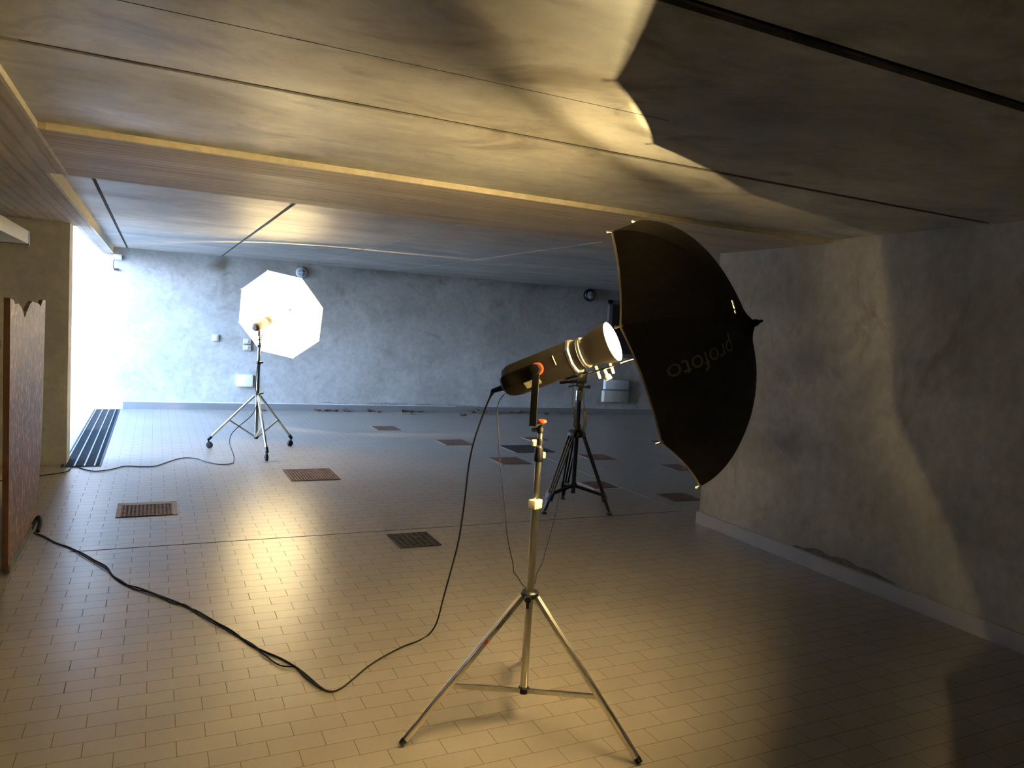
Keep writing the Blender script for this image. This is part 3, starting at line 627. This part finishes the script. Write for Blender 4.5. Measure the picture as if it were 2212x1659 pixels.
# ------------------------------------------------------------------ light stands
def silver_stand():
    cx, cy = 1.388, 2.570
    t = thing('light_stand', (cx, cy, 0), 'silver three-legged light stand carrying the near flash head', 'light stand')
    at = lambda z: Vector((cx, cy, z))
    b = NB(); cyl(b, at(.126), at(.905), .0158, seg=24); part('lower_column', b, M['alu'], t)
    b = NB(); cyl(b, at(.88), at(1.11), .0132, seg=24); part('middle_column', b, M['alu'], t)
    b = NB(); cyl(b, at(1.09), at(1.20), .0098, seg=20); part('upper_column', b, M['alu'], t)
    b = NB(); box(b, at(.903)+Vector((-.008, -.012, 0)), (.050, .036, .036), Matrix.Rotation(.45, 3, 'Z'), .004); part('clip_block', b, M['cream'], t, 'cream plastic block')
    b = NB(); lathe(b, [(0, .0165), (.012, .019), (.03, .0185), (.044, .0165), (.052, .0165), (.058, .0145)], at(1.072), (0, 0, 1), 22)
    lathe(b, [(0, .0135), (.018, .0145), (.028, .012)], at(1.138), (0, 0, 1), 20); part('locking_collar', b, M['black'], t)
    r = Vector((.9, -.44, 0)); n = Vector((-.44, -.9, 0))
    b = NB(); box(b, at(1.147)-r*.021+n*.004, (.018, .012, .026), Matrix((r, n, Vector((0, 0, 1)))).transposed(), .003); cyl(b, at(1.147)-r*.021+n*.008, at(1.147)-r*.021+n*.016, .005); part('latch', b, M['cream'], t)
    b = NB(); box(b, at(1.10)+r*.021+n*.004, (.012, .014, .024), Matrix((r, n, Vector((0, 0, 1)))).transposed(), .003); lathe(b, [(0, .0175), (.006, .0175)], at(1.10), (0, 0, 1), 22); part('collar_clamp', b, M['cream'], t)
    b = NB(); lathe(b, [(0, .0115), (.014, .0135), (.02, .011), (.034, .013), (.044, .0155)], at(1.186), (0, 0, 1), 20); cyl(b, at(1.20)-r*.01, at(1.196)-r*.034, .009, .007, 12); part('spigot', b, M['black'], t)
    b = NB(); lathe(b, [(0, .0165), (.004, .0175), (.010, .0165), (.012, .012)], at(1.2285)+r*.006, (0, 0, 1), 24); part('top_knob', b, M['orange'], t, 'orange tightening knob')
    # hub
    hz = .515
    b = NB(); lathe(b, [(0, .030), (.006, .036), (.022, .036), (.028, .030)], at(hz), (0, 0, 1), 28); hub = part('hub', b, M['black'], t)
    b = NB(); p = at(hz+.006)+n*.034-r*.008; cyl(b, p, p+n*.018, .015, .013, 18); bar(b, p+n*.012, p+n*.016-Vector((0, 0, .034)), .012, .008); part('tightening_knob', b, M['black'], hub)
    feet = [Vector((.872, 2.549, .012)), Vector((1.663, 2.136, .012)), Vector((1.626, 3.028, .012))]
    base = at(.128)
    b = NB(); lathe(b, [(0, .021), (.004, .023), (.02, .023), (.026, .018)], base-Vector((0, 0, .012)), (0, 0, 1), 18); part('lower_hub', b, M['black'], t)
    for i, f in enumerate(feet):
        d = Vector((f.x-cx, f.y-cy, 0)).normalized(); top = at(hz+.008)+d*.034; side = d.cross(Vector((0, 0, 1)))
        b = NB()
        for s in (-1, 1): bar(b, top+side*s*.0052, f+side*s*.0052, .0085, .020, side.cross(f-top), .0015)
        bar(b, top, f, .006, .012, side.cross(f-top)); lg = part('leg', b, M['alu'], t)
        b = NB(); u = (f-top).normalized(); cyl(b, f-u*.016, f+u*.004, .0135, .012, 14); part('rubber_foot', b, M['rubber'], lg)
        if i == 0:
            nn = (f-top).normalized(); sd = nn.cross(Vector((0, 0, 1))).normalized(); upn = sd.cross(nn); upn = upn if upn.z > 0 else -upn
            out = -sd if (-sd).dot(Vector((-.44, -.9, 0))) > 0 else sd
            tm = text_mesh('Manfrotto', .018)
            xd = -nn
            yd = upn
            c = top.lerp(f, .17)+out*.0105
            for v in tm.verts: v.co = c+xd*v.co.x*1.15+yd*v.co.y+out*.0004
            part('lettering', tm, M['ink'], lg, 'black maker lettering', smooth=False)
            b = NB(); bar(b, top.lerp(f, .31)+out*.0096, top.lerp(f, .335)+out*.0096, .0012, .012, upn.cross(nn).cross(nn) if False else upn); part('red_mark', b, M['red'], lg, 'red printed mark')
        j = top.lerp(f, .615)
        b = NB()
        for s in (-1, 1): bar(b, base+d*.018+side*s*.0062, j+side*s*.0062-Vector((0, 0, .004)), .004, .016, (0, 0, 1))
        bar(b, base+d*.018, j-Vector((0, 0, .004)), .012, .004, (0, 0, 1)); part('brace', b, M['alu'], t)
silver_stand()

def wheeled_stand():
    cx, cy = 1.07, 8.80
    t = thing('light_stand', (cx, cy, 0), 'wheeled chrome light stand holding the white umbrella by the back wall', 'light stand')
    at = lambda z: Vector((cx, cy, z))
    b = NB(); cyl(b, at(.15), at(1.02), .019, seg=20); part('lower_column', b, M['chrome'], t)
    b = NB(); cyl(b, at(1.0), at(1.22), .015, seg=20); part('middle_column', b, M['chrome'], t)
    b = NB(); cyl(b, at(1.2), at(1.36), .011, seg=16); part('upper_column', b, M['chrome'], t)
    b = NB(); lathe(b, [(0, .026), (.03, .026), (.035, .02)], at(1.0), (0, 0, 1), 20); cyl(b, at(1.015), at(1.015)+Vector((.05, -.01, .01)), .011)
    lathe(b, [(0, .022), (.03, .022), (.035, .016)], at(1.19), (0, 0, 1), 20); lathe(b, [(0, .014), (.02, .014)], at(1.27), (0, 0, 1), 20); part('locking_collar', b, M['black'], t)
    hz = .63
    b = NB(); lathe(b, [(0, .028), (.035, .034), (.04, .024)], at(hz), (0, 0, 1), 22); cyl(b, at(hz+.03), at(hz+.035)+Vector((.06, -.02, .01)), .012); part('hub', b, M['galv'], t)
    for (x, y) in ((.583, 9.054), (1.114, 8.20), (1.508, 9.096)):
        d = Vector((x-cx, y-cy, 0)).normalized(); top = at(hz+.01)+d*.032; f = Vector((x, y, .105)); side = d.cross(Vector((0, 0, 1)))
        b = NB(); cyl(b, top, f, .0145, seg=14); lg = part('leg', b, M['alu'], t)
        u = (f-top).normalized()
        b = NB(); cyl(b, f-u*.05, f+u*.01, .019, seg=14); cyl(b, f+Vector((0, 0, .0)), (x, y, .06), .010); 
        wc = Vector((x, y, .038))-d*.012
        bar(b, (x, y, .07), wc+side*.022, .012, .008, side); part('caster_fork', b, M['blackm'], lg)
        b = NB(); lathe(b, [(-.017, .022), (-.014, .034), (-.006, .038), (.006, .038), (.014, .034), (.017, .022)], wc, side, 24); part('caster_wheel', b, M['rubber'], lg)
        j = top.lerp(f, .56); b = NB(); bar(b, at(.165)+d*.015, j, .012, .008); bar(b, at(.165)+d*.015+side*.012, j+side*.012, .004, .016); part('brace', b, M['alu'], t)
    b = NB(); lathe(b, [(0, .02), (.025, .026), (.04, .022)], at(.145), (0, 0, 1), 18); part('lower_hub', b, M['blackm'], t)
wheeled_stand()

# ------------------------------------------------------------------ camera tripod with a camera
def tripod():
    cx, cy = 3.405, 5.62
    t = thing('tripod', (cx, cy, 0), 'black camera tripod with twin-tube legs behind the silver stand', 'tripod')
    at = lambda z: Vector((cx, cy, z))
    b = NB(); cyl(b, at(.15), at(1.0), .021, seg=20); part('centre_column', b, M['blackm'], t)
    b = NB(); lathe(b, [(0, .045), (.02, .058), (.05, .055), (.07, .032), (.12, .03)], at(.655), (0, 0, 1), 24); part('shoulder', b, M['black'], t)
    b = NB(); lathe(b, [(0, .030), (.003, .033), (.09, .033), (.093, .030)], at(.985), (0, 0, 1), 26); part('head_base', b, M['chrome'], t, 'polished metal cylinder')
    r = Vector((.9, -.437, 0)); n = Vector((-.437, -.9, 0))
    b = NB(); cyl(b, at(1.075), at(1.11), .022); box(b, at(1.125), (.075, .06, .035), Matrix((r, n, Vector((0, 0, 1)))).transposed(), .006); cyl(b, at(1.105)+r*.02, at(1.11)+r*.075, .011); ball(b, at(1.11)+r*.078, .017)
    part('pan_head', b, M['black'], t)
    b = NB(); cyl(b, at(1.12)-r*.03, at(1.10)-r*.10-n*.02, .006); part('pan_lever', b, M['black'], t)
    for (x, y) in ((3.076, 5.531), (3.521, 5.99), (3.647, 5.375)):
        d = Vector((x-cx, y-cy, 0)).normalized(); side = d.cross(Vector((0, 0, 1))); top = at(.695)+d*.055; f = Vector((x, y, .022)); u = (f-top).normalized()
        k = top.lerp(f, .80)
        b = NB()
        for s in (-.030, 0, .030): cyl(b, top+side*s, k+side*s*.8, .0095, seg=12)
        lg = part('leg', b, M['blackm'], t)
        b = NB(); bar(b, top-u*.02, top+u*.03, .085, .03, side.cross(u), .004); bar(b, k-u*.02, k+u*.045, .075, .032, side.cross(u), .004); part('leg_bracket', b, M['black'], lg)
        b = NB(); bar(b, k+u*.03, f-u*.02, .034, .022, side.cross(u), .003); part('lower_leg', b, M['black'], lg)
        b = NB(); kk = k+u*.02+side*.045; cyl(b, kk-side*.01, kk+side*.02, .012); part('leg_knob', b, M['black'], lg)
        b = NB(); cyl(b, f-u*.02, f-u*.004, .012); lathe(b, [(0, .026), (.008, .024), (.018, .012)], (x, y, .001), (0, 0, 1), 16); part('foot', b, M['rubber'], lg)
        b = NB()
        for s in (-.012, .012): bar(b, at(.215)+d*.024+side*s, k-u*.01+side*s, .008, .020)
        part('brace', b, M['blackm'], t)
    b = NB(); lathe(b, [(0, .026), (.03, .032), (.05, .028)], at(.2), (0, 0, 1), 18); part('brace_collar', b, M['black'], t)
    # camera on top, lens to the left
    c = at(1.21)+r*.0; Rm = Matrix((r, n, Vector((0, 0, 1)))).transposed()
    cam = thing('camera', at(1.14), 'black camera on the tripod, half hidden behind the near flash head', 'camera')
    b = NB(); box(b, at(1.195)+r*.01, (.085, .125, .105), Rm, .012); part('camera_body', b, M['black'], cam)
    b = NB(); box(b, at(1.255)+r*.005, (.07, .055, .035), Rm, .01); part('viewfinder', b, M['black'], cam)
    dl = (-r+Vector((0, 0, -.16))).normalized()
    b = NB(); lathe(b, [(0, .036), (.05, .036), (.055, .031), (.11, .031), (.13, .034), (.158, .030)], at(1.175)-r*.03, dl, 26); ln = part('lens', b, M['black'], cam)
    b = NB(); lathe(b, [(.158, .027), (.161, .02), (.163, .004)], at(1.175)-r*.03, dl, 22); part('front_glass', b, M['lens'], ln)
    b = NB(); ribbon(b, [(3.420, 5.592, 1.150), (3.426, 5.581, 1.052), (3.427, 5.573, .970), (3.436, 5.564, .910), (3.442, 5.554, .829), (3.439, 5.550, .767), (3.421, 5.556, .733), (3.405, 5.566, .74)], lambda u: .010 if u < .35 else (.010+.018*min(1, (u-.35)/.1) if u < .8 else .028-.016*(u-.8)/.2), .003, r)
    ribbon(b, [(3.339, 5.632, 1.148), (3.341, 5.622, 1.046), (3.339, 5.616, .964), (3.352, 5.602, .884), (3.361, 5.591, .803), (3.370, 5.582, .742), (3.39, 5.57, .735)], lambda u: .009 if u < .4 else .018, .003, r)
    st = part('neck_strap', b, M['black'], cam)
    tm = text_mesh('Nikon', .026); cc = Vector((3.4395, 5.557, .852))+n*.004
    dn = Vector((.004, -.006, -.11)).normalized()
    for v in tm.verts: v.co = cc+dn*v.co.x*1.25+r*v.co.y*.72
    part('lettering', tm, M['yellow'], st, 'yellow maker lettering', smooth=False)
    pts = []
    base = [Vector(p) for p in ((3.348, 5.582, 1.03), (3.352, 5.574, .929), (3.343, 5.569, .826), (3.338, 5.569, .785), (3.343, 5.566, .757), (3.375, 5.58, .745))]
    cl = catmull(base, 24)
    for i, p in enumerate(cl): an = i*.95; pts.append(p+r*.010*math.cos(an)+n*.010*math.sin(an))
    b = NB(); tube(b, pts, .0022, 6); part('coiled_cord', b, M['black'], cam)
tripod()

# ------------------------------------------------------------------ cables
def cables():
    hang = [(1.262, 2.768, 1.332), (1.277, 2.840, 1.285), (1.284, 2.920, 1.194), (1.279, 2.984, 1.071), (1.288, 3.042, .956), (1.304, 3.096, .836), (1.319, 3.151, .713), (1.327, 3.206, .563), (1.323, 3.267, .407), (1.315, 3.329, .246), (1.310, 3.391, .093)]
    fl = [(1.292, 3.454), (1.212, 3.398), (1.129, 3.363), (1.014, 3.289), (.916, 3.211), (.830, 3.122), (.752, 3.047), (.704, 3.038), (.675, 3.090), (.649, 3.183), (.617, 3.286), (.564, 3.406), (.505, 3.501), (.444, 3.611), (.377, 3.801), (.321, 3.914), (.242, 4.090), (.189, 4.173), (.146, 4.254), (.045, 4.405), (-.049, 4.544), (-.121, 4.626), (-.187, 4.781), (-.232, 4.972), (-.302, 5.109), (-.377, 5.270), (-.466, 5.423), (-.557, 5.560), (-.642, 5.732), (-.688, 5.788), (-.71, 5.83)]
    t = thing('power_cable', (.752, 3.047, 0), 'thick black cable hanging from near flash head and snaking across the floor', 'cable')
    b = NB(); tube(b, hang+[(x, y, .0045) for x, y in fl], .0042, 8, 4); part('main_lead', b, M['rubber'], t)
    s2 = [(.704, 3.044), (.669, 3.076), (.626, 3.223), (.609, 3.298), (.545, 3.344), (.491, 3.475), (.454, 3.607), (.374, 3.767), (.308, 3.894), (.240, 4.052), (.179, 4.203), (.123, 4.254), (.022, 4.426), (-.072, 4.535), (-.142, 4.679), (-.192, 4.799), (-.224, 4.900), (-.299, 5.062), (-.372, 5.212), (-.466, 5.423), (-.556, 5.549), (-.655, 5.736), (-.70, 5.80)]
    b = NB(); tube(b, [(x, y, .004+.005*math.sin(i*1.7)**2) for i, (x, y) in enumerate(s2)], .0034, 8, 4); part('second_lead', b, M['rubber'], t)
    th = [(1.288, 2.712, 1.325), (1.286, 2.755, 1.29), (1.288, 2.773, 1.24), (1.291, 2.758, 1.168), (1.296, 2.739, 1.055), (1.303, 2.724, .980), (1.310, 2.708, .906), (1.317, 2.692, .831), (1.321, 2.678, .757), (1.332, 2.660, .684), (1.341, 2.646, .639), (1.343, 2.636, .603), (1.355, 2.622, .585), (1.370, 2.607, .558), (1.381, 2.594, .548)]
    t2 = [(1.395, 2.592, .545), (1.423, 2.595, .565), (1.646, 2.990, .451), (1.889, 3.377, .358), (2.123, 3.770, .283), (2.374, 4.159, .269), (2.626, 4.551, .278), (2.870, 4.945, .274), (3.118, 5.335, .247), (3.36, 5.60, .232)]
    b = NB(); tube(b, th+t2, .0021, 6, 5)
    solid('sync_cord', b, M['rubber'], (1.39, 2.6, 0), 'thin black cord looping from near flash head to the tripod', 'cord')
    rear = [(1.10, 8.768, 1.36), (1.068, 8.769, 1.144), (1.043, 8.765, .777), (1.058, 8.745, .621), (1.049, 8.724, .516), (1.004, 8.654, .446), (.936, 8.595, .387), (.850, 8.545, .322), (.776, 8.489, .249), (.752, 8.407, .176), (.764, 8.310, .118), (.781, 8.211, .061), (.774, 8.124, .018)]
    rf = [(.765, 8.105), (.700, 8.049), (.625, 8.059), (.551, 8.144), (.490, 8.253), (.429, 8.390), (.342, 8.453), (.251, 8.412), (.139, 8.222), (.032, 8.043), (-.112, 8.040), (-.234, 8.080), (-.348, 7.937), (-.479, 7.868), (-.585, 7.99), (-.63, 8.08), (-.69, 8.095), (-.692, 7.986), (-.707, 7.902), (-.755, 7.825), (-.822, 7.773), (-.872, 7.740), (-.985, 7.659), (-1.3, 7.5)]
    b = NB(); tube(b, rear+[(x, y, .006) for x, y in rf], .0048, 8, 4)
    solid('extension_lead', b, M['rubber'], (.5, 8.2, 0), 'dark lead trailing from the wheeled stand past the drainage channel', 'cable')
cables()

# ------------------------------------------------------------------ things at the left edge
def straw_film():
    m = bpy.data.materials.new('film_wrapped_fibreboard'); m.use_nodes = True
    nt = m.node_tree; N = nt.nodes; Lk = nt.links; b = N['Principled BSDF']
    tc = N.new('ShaderNodeTexCoord'); mp = N.new('ShaderNodeMapping'); mp.inputs['Scale'].default_value = (1, 1, .55); Lk.new(tc.outputs['Object'], mp.inputs[0])
    n1 = N.new('ShaderNodeTexNoise'); n1.inputs['Scale'].default_value = 36; n1.inputs['Detail'].default_value = 8; n1.inputs['Roughness'].default_value = .75; Lk.new(mp.outputs[0], n1.inputs['Vector'])
    r1 = N.new('ShaderNodeValToRGB'); e = r1.color_ramp.elements
    e[0].position = .38; e[0].color = srgb((.24, .135, .075)); e[1].position = .64; e[1].color = srgb((.74, .60, .41))
    x = e.new(.53); x.color = srgb((.42, .275, .165)); Lk.new(n1.outputs['Fac'], r1.inputs[0])
    mp2 = N.new('ShaderNodeMapping'); mp2.inputs['Scale'].default_value = (1, 9, .8); Lk.new(tc.outputs['Object'], mp2.inputs[0])
    n2 = N.new('ShaderNodeTexNoise'); n2.inputs['Scale'].default_value = 3.2; n2.inputs['Detail'].default_value = 5; n2.inputs['Distortion'].default_value = .8; Lk.new(mp2.outputs[0], n2.inputs['Vector'])
    r2 = N.new('ShaderNodeValToRGB'); r2.color_ramp.elements[0].position = .64; r2.color_ramp.elements[1].position = .78; Lk.new(n2.outputs['Fac'], r2.inputs[0])
    mx = N.new('ShaderNodeMix'); mx.data_type = 'RGBA'; Lk.new(r2.outputs[0], mx.inputs[0]); Lk.new(r1.outputs[0], mx.inputs[6]); mx.inputs[7].default_value = srgb((.76, .68, .53))
    Lk.new(mx.outputs[2], b.inputs['Base Color']); b.inputs['Roughness'].default_value = .5; b.inputs['Coat Weight'].default_value = .0; b.inputs['Coat Roughness'].default_value = .3
    bp = N.new('ShaderNodeBump'); bp.inputs['Strength'].default_value = .5; bp.inputs['Distance'].default_value = .008; Lk.new(n1.outputs['Fac'], bp.inputs['Height']); Lk.new(bp.outputs[0], b.inputs['Normal'])
    return m
def left_edge():
    t = thing('wrapped_board', (-.745, 5.6, 0), 'tall mottled brown board wrapped in crinkled film at the left edge', 'board')
    b = NB(); x0, x1 = -.757, -.733
    prof = [(4.98, .045), (5.72, .045), (5.9, .06), (6.08, .14), (6.24, .30), (6.34, .52), (6.39, .80), (6.43, 1.2), (6.47, 1.585), (6.33, 1.585), (6.27, 1.565), (6.22, 1.54), (6.10, 1.56), (5.95, 1.565), (5.82, 1.575), (5.70, 1.55), (5.56, 1.50), (5.50, 1.47), (5.43, 1.515), (5.34, 1.545), (5.25, 1.56), (5.15, 1.555), (5.08, 1.58), (4.98, 1.585)]
    A = [b.verts.new((x1, y, z)) for y, z in prof]; Bk = [b.verts.new((x0, y, z)) for y, z in prof]; n = len(prof)
    b.faces.new(A); b.faces.new(list(reversed(Bk)))
    for i in range(n): b.faces.new((A[i], Bk[i], Bk[(i+1) % n], A[(i+1) % n]))
    bd = part('board', b, straw_film(), t, smooth=False)
    b = NB(); bx(b, -.762, -.731, 4.972, 4.988, .02, 1.59); part('end_edge', b, mat('red_brown_edge', (.36, .22, .15), .5, var=.2, scale=20), bd, 'red-brown end edge', smooth=False)
    b = NB(); bx(b, -.753, -.728, 5.0, 5.9, .0, .045); part('foot_strip', b, mat('scuffed_strip', (.40, .42, .40), .6, var=.6, scale=7, stretch=(1, 3, 1)), t, 'scuffed grey foot strip', smooth=False)
    b = NB(); tube(b, [(-.735, 5.88, .02), (-.72, 5.98, .05), (-.70, 5.97, .075), (-.685, 5.90, .05), (-.69, 5.83, .012)], .014, 10, 5); part('strap_loop', b, M['rubber'], t, 'black rubber loop')
    t = thing('equipment_cart', (-1.05, 4.6, 0), 'black equipment cart cut off by the left edge of the photo', 'cart')
    b = NB(); bx(b, -1.4, -.775, 4.35, 4.93, .06, 1.06, .01); part('cabinet', b, M['black'], t)
    b = NB(); bx(b, -1.42, -.765, 4.3, 4.95, 1.285, 1.38, .03); part('top_tray', b, M['black'], t)
    for x in (-1.36, -1.0):
        for y in (4.4, 4.88):
            b = NB(); cyl(b, (x, y, 1.05), (x, y, 1.29), .012); part('post', b, M['blackm'], t)
            b = NB(); lathe(b, [(-.015, .03), (-.012, .036), (.012, .036), (.015, .03)], (x, y, .036), (1, 0, 0), 18); bx(b, x-.02, x+.02, y-.012, y+.012, .03, .07); part('caster', b, M['rubber'], t)
    b = NB(); bx(b, -.776, -.768, 4.6, 4.85, .40, .43, .003); part('handle', b, M['blackm'], t)
    t = thing('ceiling_duct', (-1.5, 6, 2.0), 'pale sheet-metal duct end hanging below ceiling at the upper left', 'duct')
    b = NB(); bx(b, -2.3, -.872, 4.6, 6.72, 2.0, 2.098, .004); part('duct_body', b, M['steel_grey'], t)
    b = NB(); bx(b, -2.3, -.872, 6.715, 6.728, 1.995, 2.01); bx(b, -.876, -.869, 6.69, 6.735, 1.99, 2.10); part('end_flange', b, M['galv'], t, smooth=False)
    for x, y in ((-1.15, 5.0), (-2.1, 5.0), (-2.1, 6.5), (-1.3, 6.5)):
        b = NB(); cyl(b, (x, y, 2.09), (x, y, 2.33), .006); part('hanger', b, M['galv'], t)
left_edge()
